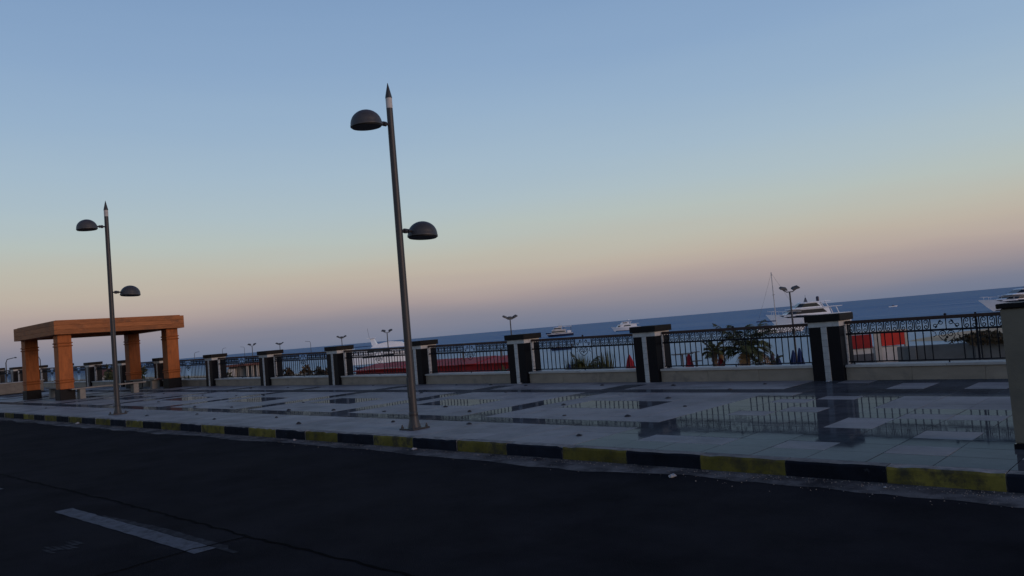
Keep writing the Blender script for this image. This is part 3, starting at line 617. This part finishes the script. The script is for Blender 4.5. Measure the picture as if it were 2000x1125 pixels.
def big_yacht(loc, label, rz, L=19.8):
    t = thing('motor_yacht', label, 'yacht', loc, (0, 0, rz)); k = L / 19.8; B = 5.2 * k
    h = part('hull', hull_mb(L, B, 2.45 * k, 3.30 * k, 3.0 * k), 'boat', t, smooth=True)
    for s in (-1, 1):
        part('hull_window', hull_strip((L, B, 2.45 * k, 3.30 * k, 3.0 * k, .9), s, .12, .86, .74, .93, .9), 'window', h); part('boot_stripe', hull_strip((L, B, 2.45 * k, 3.30 * k, 3.0 * k, .9), s, .0, .97, .02, .10), 'navy', h)
        for x in (-1.2, .6, 2.4): part('porthole', MB().lathe([(.16, -.02), (.16, .02)], 10), 'window', h, (x * k, s * 2.50 * k, 1.05 * k), (PI / 2, 0, 0))
    UP = (0, 0, .62 * k)
    d1 = part('main_deckhouse', tier(-6.2 * k, 5.2 * k, 2.15 * k, 1.9 * k, 3.35 * k, 2.6 * k, .4 * k), 'boat', t, UP)
    part('window_band', tier(-5.4 * k, 4.3 * k, 2.16 * k, 2.28 * k, 3.14 * k, 1.2 * k, .9 * k, .03), 'window', d1)
    part('deck_overhang', MB().box(-4.4 * k, -2.3 * k, 3.352 * k, 8.0 * k, 2.3 * k, 3.50 * k, .04), 'boat', t, UP)
    d2 = part('upper_deckhouse', tier(-3.2 * k, 3.4 * k, 1.9 * k, 3.502 * k, 4.65 * k, 1.7 * k, .8 * k), 'boat', t, UP)
    part('window_band', tier(-2.85 * k, 2.9 * k, 1.92 * k, 3.74 * k, 4.52 * k, 1.0 * k, .9 * k, .04), 'window', d2)
    part('hardtop', tier(-1.7 * k, 5.6 * k, 1.9 * k, 4.652 * k, 4.86 * k, .4 * k, .3 * k, .1), 'boat', t, UP)
    for s in (-1, 1): part('strut', MB().tube([(4.9 * k, s * 1.5 * k, 3.5 * k), (4.2 * k, s * 1.5 * k, 4.66 * k)], .10 * k, 6), 'boat', t, UP)
    for s in (-1, 1): part('strut', MB().tube([(7.2 * k, s * 1.9 * k, 1.8 * k), (6.6 * k, s * 1.9 * k, 3.36 * k)], .11 * k, 6), 'boat', t, UP)
    part('radar_mast', MB().loft([[(-.3 * k, -.25, 4.86 * k), (.5 * k, -.25, 4.86 * k), (.5 * k, .25, 4.86 * k), (-.3 * k, .25, 4.86 * k)], [(.05 * k, -.08, 5.9 * k), (.25 * k, -.08, 5.9 * k), (.25 * k, .08, 5.9 * k), (.05 * k, .08, 5.9 * k)]], closed=True).tube([(.15 * k, 0, 5.9 * k), (.15 * k, 0, 6.5 * k)], .03, 5), 'navy', t, UP)
    part('folded_awning', MB().lathe([(.28, 0), (.36, .25), (.36, .85), (.2, 1.05)], 8, (3.1 * k, 0, 4.86 * k)), 'navy', t, UP)
    mb = MB()
    for s in (-1, 1):
        mb.tube([(-9.3 * k, s * .25, 3.4 * k), (-6.2 * k, s * 1.6 * k, 3.15 * k), (-2 * k, s * 2.35 * k, 2.8 * k)], .03, 4)
        for x, y, z in ((-8.2, .75, 2.6), (-6.2, 1.6, 2.4), (-4, 2.05, 2.2)): mb.tube([(x * k, s * y * k, z * k - .1), (x * k, s * y * k, z * k + .72)], .025, 4)
    part('bow_rail', mb, 'boat', t, UP)
    return t
SEA = BZ - .12
big_yacht((-73.9, 179.4, SEA), 'large white motor yacht with dark window bands beyond the first pillar from the right', YAW, 18.6).scale = (1, 1, 1.06)
big_yacht((-34.2, 199.5, SEA), 'white motor yacht at the right edge, only its bow in view', YAW + .05, 21.5).scale = (1, 1, .74)
t = thing('sailing_boat', 'white sailing boat with tall bare mast left of the large yacht', 'sailboat', (-64.53, 144.56, SEA), (0, 0, YAW + PI))
h = part('hull', hull_mb(9.8, 3.0, .95, 1.3, 1.2), 'boat', t, smooth=True)
for s_ in (-1, 1): part('waterline_stripe', hull_strip((9.8, 3.0, .95, 1.3, 1.2, .9), s_, 0, .95, .02, .16), 'navy', h)
part('cabin', tier(-2.6, 1.6, 1.0, 1.0, 1.55, .9, .2), 'boat', t)
part('mast', MB().lathe([(.10, 1.0), (.09, 8), (.075, 10.9), (.11, 10.95), (.10, 11.5)], 8, (.9, 0, 0)), 'wallwhite', t)
part('boom', MB().tube([(.9, 0, 2.3), (4.6, 0, 2.4)], .10, 6), 'blue', t)
part('spreader', MB().box(.86, -.7, 7.2, .94, .7, 7.26), 'grey', t)
part('forestay', MB().tube([(.9, 0, 11.3), (-4.7, 0, 1.3)], .018, 4), 'grey', t)
part('backstay', MB().tube([(.9, 0, 11.3), (4.8, 0, 1.0)], .018, 4), 'grey', t)
def small_yacht(loc, label, rz, L=13.6):
    t = thing('motor_yacht', label, 'yacht', loc, (0, 0, rz)); k = L / 13.6
    h = part('hull', hull_mb(L, 4.2 * k, 1.5 * k, 2.1 * k, 1.6 * k), 'boat', t, smooth=True)
    for s in (-1, 1):
        part('waterline_stripe', hull_strip((L, 4.2 * k, 1.5 * k, 2.1 * k, 1.6 * k, .9), s, 0, .95, .0, .14), 'navy', h)
    d = part('deckhouse', tier(-4.7 * k, 5.2 * k, 1.75 * k, 1.6 * k, 2.9 * k, 1.5 * k, .3 * k), 'boat', t)
    for a, b2 in ((-4.0, -2.6), (-2.1, 2.4)): part('window_band', tier(a * k, b2 * k, 1.74 * k, 2.0 * k, 2.55 * k, .5 * k, .5 * k, .05), 'window', d)
    part('deck_overhang', MB().box(-3.4 * k, -1.9 * k, 2.902 * k, 6.2 * k, 1.9 * k, 3.06 * k, .03), 'boat', t)
    d2 = part('wheelhouse', tier(-2.4 * k, 1.6 * k, 1.5 * k, 3.062 * k, 4.1 * k, .9 * k, .2 * k), 'boat', t)
    part('window_band', tier(-1.9 * k, 1.0 * k, 1.50 * k, 3.4 * k, 3.85 * k, .45 * k, .3 * k, .05), 'window', d2)
    part('roof', MB().box(-1.9 * k, -1.6 * k, 4.102 * k, 3.0 * k, 1.6 * k, 4.22 * k, .03), 'boat', t)
    for s in (-1, 1): part('strut', MB().tube([(2.2 * k, s * 1.4 * k, 3.06 * k), (2.6 * k, s * 1.4 * k, 4.11 * k)], .07, 5), 'boat', t)
    part('mast', MB().tube([(1.8 * k, 0, 4.2 * k), (2.0 * k, 0, 5.3 * k)], .06, 5).lathe([(.1, 0), (.26, .12), (.26, .3), (.08, .45)], 8, (1.7 * k, 0, 4.75 * k)), 'boat', t)
    return t
small_yacht((-215.3, 312, SEA), 'small white motor yacht on the horizon beside the second pillar from the right', YAW)
def dive_boat(loc, label, rz):
    t = thing('dive_boat', label, 'boat', loc, (0, 0, rz)); L = 13.0
    h = part('hull', hull_mb(L, 4.4, 1.35, 2.1, 1.5), 'navy', t, smooth=True)
    part('hull_trim', tier(-5.9, 6.3, 2.16, 1.1, 1.32, -.2, 0, -.02), 'boat', h)
    d = part('deckhouse', tier(-4.1, 3.2, 1.9, 1.5, 3.0, .9, .2), 'wallwhite', t)
    part('window_band', tier(-3.8, 2.6, 1.9, 1.95, 2.5, .35, .2, .04), 'window', d)
    part('deck_overhang', MB().box(-3.6, -2.0, 3.002, 3.4, 2.0, 3.14, .03), 'boat', t)
    d2 = part('wheelhouse', tier(-2.9, 1.2, 1.6, 3.142, 4.15, .7, .1), 'wallwhite', t)
    part('window_band', tier(-2.6, .9, 1.6, 3.45, 3.9, .3, .1, .04), 'window', d2)
    part('roof', tier(-2.6, 1.6, 1.75, 4.152, 4.4, .6, .1, .2), 'boat', t)
    part('sun_awning', MB().box(1.9, -1.9, 4.3, 5.9, 1.9, 4.52, .05), 'boat', t)
    for x in (2.3, 5.6):
        for s in (-1, 1): part('post', MB().tube([(x, s * 1.7, 1.4), (x, s * 1.7, 4.31)], .06, 5), 'grey', t)
    part('stern_locker', MB().box(3.7, -1.6, 1.4, 5.7, 1.6, 2.5, .05), 'boat', t)
    part('upper_rail', MB().box(-.2, -1.5, 4.402, 1.5, 1.5, 4.95, .05), 'wallwhite', t)
    part('antenna', MB().tube([(.2, 0, 4.9), (.2, 0, 6.2)], .035, 4).tube([(1.2, .4, 4.9), (1.2, .4, 5.9)], .03, 4), 'grey', t)
dive_boat((-237.8, 290, SEA), 'dark hulled dive boat with white decks beside the third pillar from the right', YAW)
def moored(loc, label, rz):
    t = thing('motor_yacht', label, 'yacht', loc, (0, 0, rz)); L = 14.5
    h = part('hull', hull_mb(L, 4.6, 2.2, 2.5, 1.8).box(0, 0, 0, .01, .01, .01), 'boat', t, (0, 0, 0), (0, 0, PI), smooth=True)
    for s in (-1, 1): part('hull_window', hull_strip((L, 4.6, 2.2, 2.5, 1.8, .9), s, .2, .7, .6, .8), 'window', h)
    d = part('deckhouse', tier(-6.6, 4.6, 2.0, 2.3, 3.2, .9, 2.6), 'boat', t)
    part('window_band', tier(-4.9, 2.4, 1.98, 2.5, 2.95, .3, 1.0, .05), 'window', d)
    part('coachroof', MB().loft([[(-3.4, -1.5, 3.2), (-3.4, 1.5, 3.2)], [(-2.6, -1.4, 3.85), (-2.6, 1.4, 3.85)], [(.8, -1.35, 4.4), (.8, 1.35, 4.4)], [(3.4, -1.2, 4.1), (3.4, 1.2, 4.1)], [(5.0, -1.0, 3.0), (5.0, 1.0, 3.0)], [(0, -1.6, 3.1), (0, 1.6, 3.1)]]).add([(-3.4, -1.5, 3.2), (-2.6, -1.4, 3.85), (.8, -1.35, 4.4), (3.4, -1.2, 4.1), (5.0, -1.0, 3.0), (0, -1.6, 3.1), (-3.4, 1.5, 3.2), (-2.6, 1.4, 3.85), (.8, 1.35, 4.4), (3.4, 1.2, 4.1), (5.0, 1.0, 3.0), (0, 1.6, 3.1)], [(0, 1, 2, 3, 4, 5), (6, 7, 8, 9, 10, 11)]), 'boat', t, (.8, 0, .3))
    part('radar_arch', MB().loft([[(-2.3, -1.3, 4.0), (-1.2, -1.3, 4.0), (-1.2, 1.3, 4.0), (-2.3, 1.3, 4.0)], [(-2.7, -.7, 5.6), (-2.0, -.7, 5.6), (-2.0, .7, 5.6), (-2.7, .7, 5.6)]], closed=True), 'boat', t)
    part('radar_bar', MB().box(-3.3, -1.2, 5.602, -1.7, 1.2, 5.75, .03), 'boat', t)
    part('antenna', MB().tube([(-3.0, 0, 5.75), (-3.3, 0, 8.0)], .03, 4), 'grey', t)
    part('stern_awning', MB().box(-6.2, -1.8, 3.9, -3.2, 1.8, 4.02, .02), 'blue', t)
    for s in (-1, 1): part('stern_wing', MB().loft([[(-7.2, s * 1.9, 2.2), (-6.2, s * 1.9, 2.2), (-6.2, s * 1.8, 2.2), (-7.2, s * 1.8, 2.2)], [(-7.5, s * 1.8, 4.0), (-7.1, s * 1.8, 4.0), (-7.1, s * 1.7, 4.0), (-7.5, s * 1.7, 4.0)]], closed=True), 'boat', t)
moored((-144, 112.6, SEA), 'white moored yacht with swept radar arch left of the nearer street lamp', YAW)
# a far speedboat with its wake
t = thing('speedboat', 'tiny white speedboat far out right of the large yacht', 'boat', (-130, 424, SEA), (0, 0, YAW + 2.9))
part('hull', hull_mb(4.2, 1.6, .5, .7, .6), 'boat', t, smooth=True)
part('windscreen', tier(-.5, .5, .55, .6, .95, .3, 0), 'window', t)
part('wake', MB().add([(2, -.3, .14), (9, -.55, .135), (9, .55, .135), (2, .3, .14)], [(0, 1, 2, 3)]), 'coping', t)

# ------------------------------------------------------------------ parasols folded on the beach
PAR = [(1, .02), (0, 0)]
def parasol(x, y, h, r, m2, label, seed):
    rr = random.Random(seed)
    t = thing('folded_parasol', label, 'parasol', (x, y, BZ), (rr.uniform(-.05, .05), rr.uniform(-.05, .05), rr.random() * 3), 'folded parasols on the beach')
    part('pole', MB().lathe([(.025, 0), (.025, h - .1)], 8), 'grey', t)
    part('canopy', MB().lathe([(r * .92, h - 1.45), (r, h - 1.3), (r * .80, h - .8), (r * .45, h - .3), (.05, h - .04), (.02, h)], 16, fold=.22), m2, t)
    part('strap', MB().lathe([(r * .88, h - .98), (r * .88, h - .92)], 12), m2, t)
parasol(-18.71, 41.25, 2.2, .27, 'blue', 'dark blue folded parasol, first right of the palms', 1)
parasol(-18.2, 41.72, 2.35, .26, 'blue', 'dark blue folded parasol, second right of the palms', 2)
parasol(-17.85, 42.0, 2.42, .25, 'blue', 'dark blue folded parasol beside the floodlight mast', 3)
parasol(-20.02, 40.0, 2.35, .30, 'purple', 'faded purple folded parasol in front of the large palm', 4)
parasol(-22.3, 37.96, 2.68, .31, 'crimson', 'red folded parasol, first right of the second pillar', 5)
parasol(-21.1, 39.05, 2.55, .27, 'crimson', 'red folded parasol under the small palm', 6)
parasol(-24.6, 35.86, 2.85, .36, 'crimson', 'red folded parasol, just left of the second pillar', 7)
parasol(-25.0, 37.0, 2.2, .28, 'blue', 'dark blue folded parasol half hidden by the second pillar', 8)
parasol(-27.73, 32.99, 2.45, .20, 'purple', 'dark folded parasol, just right of the third pillar', 9)
parasol(-27.06, 33.61, 2.6, .20, 'blue', 'dark folded parasol at the left end of the reed clump', 10)
parasol(-18.95, 41.0, 2.3, .2, 'purple', 'narrow dark folded parasol by the dry fronds', 11)
def table(x, y, h, r, label):
    t = thing('beach_table', label, 'table', (x, y, BZ), (0, 0, YAW))
    part('leg', MB().lathe([(.2, 0), (.05, .1), (.045, h)], 8), 'grey', t)
    part('top', MB().box(-r, -r * .6, h, r, r * .6, h + .05, .01), 'grey', t)
table(-20.97, 35.1, 2.75, .5, 'dark flat-topped stand right of the second pillar')
t = thing('beach_shower', 'slim dark post with two short cross plates between the red parasols', 'post', (-20.48, 35.56, BZ), (0, 0, YAW))
part('post', MB().lathe([(.12, 0), (.05, .3), (.06, 2.2), (.03, 2.8)], 8), 'grey', t)
for z, w in ((2.35, .24), (2.8, .18)): part('cross_plate', MB().box(-w, -w, z, w, w, z + .04, .005), 'grey', t)
t = thing('beach_lounger', 'white beach chair by the dark parasol at the third pillar', 'chair', (-28.2, 34.0, BZ), (0, 0, YAW))
part('seat', MB().box(-.8, -.3, .9, .6, .3, 1.0, .02), 'wallwhite', t); part('backrest', MB().loft([[(.5, -.3, 1.0), (.5, .3, 1.0), (.58, .3, 1.0), (.58, -.3, 1.0)], [(.85, -.3, 1.75), (.85, .3, 1.75), (.93, .3, 1.75), (.93, -.3, 1.75)]], closed=True), 'wallwhite', t)
for s in (-.7, .4): part('leg', MB().box(s, -.28, 0, s + .08, .28, .898), 'wallwhite', t)

# ------------------------------------------------------------------ red beach shelter
t = thing('red_shelter', 'long red beach shelter with a low red roof behind the railing', 'shelter', (-42.5, 37.1, BZ), (0, 0, math.radians(8.4)))
L = 14.4
for k in range(10):
    a = -L / 2 + L * k / 10; part('wall_panel', MB().box(a + .01, -.02 + R.uniform(-.01, .01), 0, a + L / 10 - .01, .06, 2.62, .008), 'red', t)
for k in range(10):
    a = -L / 2 + L * k / 10; dz = R.uniform(-.02, .02)
    part('roof_panel', MB().loft([[(a + .01, -.3, 2.66 + dz), (a + .01, 2.2, 3.02 + dz), (a + .01, 2.2, 2.97 + dz), (a + .01, -.3, 2.61 + dz)], [(a + L / 10 - .01, -.3, 2.66 + dz), (a + L / 10 - .01, 2.2, 3.02 + dz), (a + L / 10 - .01, 2.2, 2.97 + dz), (a + L / 10 - .01, -.3, 2.61 + dz)]], closed=True), 'redb', t)
part('white_trim', MB().box(-L / 2 + .6, -.33, 2.72, -2.4, -.302, 2.76), 'coping', t)
part('white_trim', MB().box(-L / 2 + 1.6, 2.21, 3.03, -3.4, 2.24, 3.08), 'coping', t)
for x in (1.9, 5.2): part('roof_post', MB().tube([(x, 1.6, 2.9), (x, 1.6, 3.5)], .07, 6), 'grey', t)

# red and white kiosk
t = thing('kiosk', 'white kiosk with bright red boards behind the railing at right', 'kiosk', (-10.53, 31.88, BZ + .13), (0, 0, YAW - .1))
part('body', MB().box(-1.0, 0, -.13, .95, 1.2, 2.70, .01), 'wallwhite', t)
part('corner_column', MB().box(-.10, -.06, 0, .16, -.002, 3.25, .01), 'coping', t)
part('roof', MB().box(-1.05, -.05, 3.252, 1.18, 1.3, 3.33, .01), 'coping', t)
part('red_board', MB().box(-1.02, -.075, 2.72, -.18, -.005, 3.24, .006), 'red', t); part('red_board', MB().box(.165, -.075, 2.75, 1.02, -.005, 3.245, .006), 'redk', t)  # right board faces the light: its brightness is put into the colour
part('end_column', MB().box(1.03, -.06, 0, 1.16, .1, 3.25, .01), 'coping', t)
part('counter', MB().box(-1.05, -.35, 2.0, .6, -.08, 2.12, .01), 'navy', t)
part('opening', MB().box(-.95, -.03, 2.15, -.15, -.003, 2.5), 'lens', t)
# grey wall, brush on it
t = thing('grey_wall', 'grey concrete wall beyond the railing at the right', 'wall', (-6.4, 30.6, BZ), (0, 0, math.radians(12)))
part('wall', MB().box(-2.9, 0, 0, 6, .3, 2.93, .02), 'retain', t)
for k in range(4): part('pilaster', MB().box(-2.5 + 2 * k, -.06, 0, -2.3 + 2 * k, -.002, 2.9, .01), 'retain', t)
def leafmass(n, box, size, seed, up=.5):
    r = random.Random(seed); mb = MB(); x0, y0, z0, x1, y1, z1 = box
    cl = [(r.uniform(x0, x1), r.uniform(y0, y1), r.uniform(.35, 1.0)) for _ in range(max(4, int((x1 - x0) * 2.2)))]
    for _ in range(n):
        c = r.choice(cl); x = c[0] + r.gauss(0, .32); y = c[1] + r.gauss(0, .25); z = z0 + (z1 - z0) * c[2] * (r.random() ** .6) * math.exp(-((x - c[0]) ** 2) * 1.2)
        d = Vector((r.gauss(0, 1), r.gauss(0, 1), r.gauss(up, .8))).normalized(); s = size * r.uniform(.5, 1.3); w = d.cross(Vector((r.gauss(0, 1), r.gauss(0, 1), r.gauss(0, 1)))).normalized() * s * .28
        p0 = Vector((x, y, z)); mb.add([p0 - w * .3, p0 + d * s * .5 - w, p0 + d * s, p0 + d * s * .5 + w], [(0, 1, 2, 3)])
    return mb
def bushes(name, label, loc, rz, W, D, Hh, n, size, m2, seed, base=0):
    t = thing(name, label, 'shrub', loc, (0, 0, rz))
    part('foliage', leafmass(n, (-W / 2, -D / 2, base, W / 2, D / 2, Hh), size, seed), m2, t)
    r = random.Random(seed + 1)
    for k in range(max(2, int(W))):
        x = r.uniform(-W / 2, W / 2); part('stem', MB().tube([(x, 0, 0), (x + r.uniform(-.2, .2), r.uniform(-.2, .2), Hh * .5), (x + r.uniform(-.4, .4), r.uniform(-.3, .3), Hh * .8)], [.05, .035, .015], 5), 'trunk', t)
bushes('dry_brush', 'dark dry brush on top of the grey wall at right', (-4.9, 31.25, BZ + 2.85), math.radians(12), 5.4, .7, .50, 3600, .16, 'brush', 21)
bushes('shrub', 'green bush in front of the red shelter by the third pillar', (-27.85, 28.8, BZ), YAW, 1.5, .9, 2.75, 1500, .34, 'hedge', 22, 1.3)
bushes('shrub', 'dark green hedge seen between the right pavilion columns and the seventh pillar', (-58.7, 27.7, BZ), YAW, 5, 1.6, 3.6, 2600, .4, 'hedge', 23, .6)
bushes('shrub', 'brown brush by the water between the fifth and sixth pillars', (-69.7, 44.8, BZ), YAW, 5.2, 1.8, 2.8, 2600, .4, 'brush', 24, .6)
bushes('shrub', 'green brush at the left end of the red shelter', (-47.5, 33.4, BZ), YAW, 3.6, 1.4, 2.5, 1800, .36, 'hedge', 25, .6)
bushes('shrub', 'dark hedge behind the left pavilion columns', (-84, 31, BZ), YAW, 7, 2, 4.4, 2600, .5, 'hedge', 26, 1)
bushes('shrub', 'dark low hedge behind the eighth pillar from the right', (-66, 24.5, BZ), YAW, 5, 2, 3.4, 2200, .4, 'hedge', 27, .8)
# white beach building seen through the bars
t = thing('beach_building', 'pale low beach building with white columns between the sixth and seventh pillars', 'building', (-69.6, 38.2, BZ), (0, 0, YAW))
part('wall', MB().box(-1.9, .5, 0, 2.0, 2.5, 3.5, .02), 'retain', t)
for k in range(5): part('column', MB().box(-.1 + .48 * k, 0, 0, .1 + .48 * k, .2, 3.5, .02), 'coping', t)
part('roof', MB().box(-2.0, -.2, 3.502, 2.2, 2.7, 3.70, .02), 'redwood', t)
part('side_wall', MB().box(-1.9, .1, 0, -1.2, .498, 3.3, .02), 'wallwhite', t)
t = thing('beach_hut', 'small pale hut at the shore between the tenth and eleventh pillars', 'hut', (-92, 33.5, BZ), (0, 0, YAW))
part('wall', MB().box(-1.2, 0, 0, 1.2, 1.6, 3.6, .02), 'wallwhite', t); part('roof', MB().loft([[(-1.5, -.3, 3.6), (-1.5, .8, 4.3), (-1.5, 1.9, 3.6)], [(1.5, -.3, 3.6), (1.5, .8, 4.3), (1.5, 1.9, 3.6)]], closed=True), 'redwood', t)
# small boats by the shore
def dinghy(x, y, rz, m2, label):
    t = thing('dinghy', label, 'boat', (x, y, SEA), (0, 0, rz))
    part('hull', hull_mb(4.6, 1.7, .55, .8, .8), m2, t, smooth=True)
    part('seat', MB().box(-.5, -.6, .64, -.1, .6, .74), 'redwood', t); part('engine', MB().box(2.2, -.18, .2, 2.55, .18, 1.1, .05), 'grey', t)
dinghy(-101.5, 123.6, YAW, 'navy', 'small dark boat on the water right of the third pillar')
dinghy(-112, 84, YAW + .4, 'blue', 'small blue boat on the water between the fifth and sixth pillars')

# ------------------------------------------------------------------ palms and reeds
def frond_mb(L, rise, droop, n, seed, lean=0):
    """rachis curving out and down, leaflets along both sides"""
    r = random.Random(seed); mb = MB(); pts = []
    for i in range(n + 1):
        u = i / n; pts.append(Vector((L * u * (1 - .18 * u), lean * u * u, rise * u - droop * u * u)))
    mb.tube(pts, [.022 * (1 - .85 * i / n) + .003 for i in range(n + 1)], 4)
    for i in range(2, n + 1):
        for s in (-1, 1):
            for q in (0, .5):
                u = min(1, (i - q) / n); k = min(n - 1, int(u * n)); p0 = pts[k].lerp(pts[k + 1], u * n - k); d = (pts[min(n, k + 1)] - pts[k]).normalized()
                side = Vector((0, s, 0)); ll = L * .36 * math.sin(PI * min(.98, u * .85 + .12)) * r.uniform(.75, 1.15)
                v = (d * .75 + side * r.uniform(.55, .8) + Vector((0, 0, r.uniform(-.35, .15)))).normalized() * ll; w = d * (.030 + .016 * r.random())
                mb.add([p0 - w, p0 + w, p0 + v * .6 + w * .8 + Vector((0, 0, -.04 * ll)), p0 + v + Vector((0, 0, -.38 * ll)), p0 + v * .6 - w * .8], [(0, 1, 2, 3, 4)])
    return mb
def palm(x, y, th, n, L, label, seed, wind=(0, 0), dry=4):
    r = random.Random(seed)
    t = thing('palm_tree', label, 'palm', (x, y, BZ))
    prof = []
    for i in range(14):
        z = th * i / 13; prof += [(.17 - .03 * i / 13 + (.03 if i > 10 else 0), z), (.145 - .03 * i / 13 + (.03 if i > 10 else 0), z + th / 26)]
    part('trunk', MB().lathe(prof, 10), 'trunk', t)
    for k in range(n):
        a = 2.39996 * k + r.uniform(-.2, .2); up = k / n; rise = L * (.2 + 1.55 * up) * r.uniform(.85, 1.1); dr = L * (.8 - .15 * up) * r.uniform(.8, 1.15)
        o = part('frond', frond_mb(L * r.uniform(.85, 1.1), rise, dr, 13, seed * 50 + k, r.uniform(-.25, .25)), 'dry' if k < dry else 'leaf', t, (wind[0] * .02, wind[1] * .02, th), (0, 0, a))
    return t
palm(-19.6, 39.3, 2.45, 26, 1.85, 'large ragged palm rising above the railing', 3, dry=3)
palm(-19.0, 39.6, 1.15, 10, 1.5, 'low palm with dry brown fronds beside the large palm', 5, dry=7)
palm(-20.78, 37.99, 2.6, 15, .8, 'small palm left of the large ragged palm', 8, dry=2)
def reeds(x, y, W, Hh, n, label, seed):
    t = thing('reed_clump', label, 'plant', (x, y, BZ), (0, 0, YAW)); r = random.Random(seed)
    for c in range(5):
        mb = MB(); cx = (-.5 + (c + .5) / 5) * W
        for _ in range(n):
            a = r.random() * 2 * PI; L = Hh * r.uniform(.55, 1.05) * (.9 + .1 * math.sin(c * 2)); b0 = Vector((cx + r.gauss(0, .1), r.gauss(0, .12), .4)); tip = b0 + Vector((math.cos(a) * L * r.uniform(.05, .3), math.sin(a) * L * .2, L)); mid = b0.lerp(tip, .55) + Vector((0, 0, .08 * L)); w = Vector((-math.sin(a), math.cos(a), 0)) * .03
            mb.add([b0 - w, b0 + w, mid + w * .9, tip, mid - w * .9], [(0, 1, 2, 3, 4)])
        part('leaf_tuft', mb, 'leaf', t)
reeds(-27.45, 35.87, 2.4, 2.75, 190, 'clump of tall green reeds between the second and third pillars', 31)
palm(-27.6, 35.7, 2.0, 13, 1.05, 'young palm standing in the reed clump', 12, dry=1)
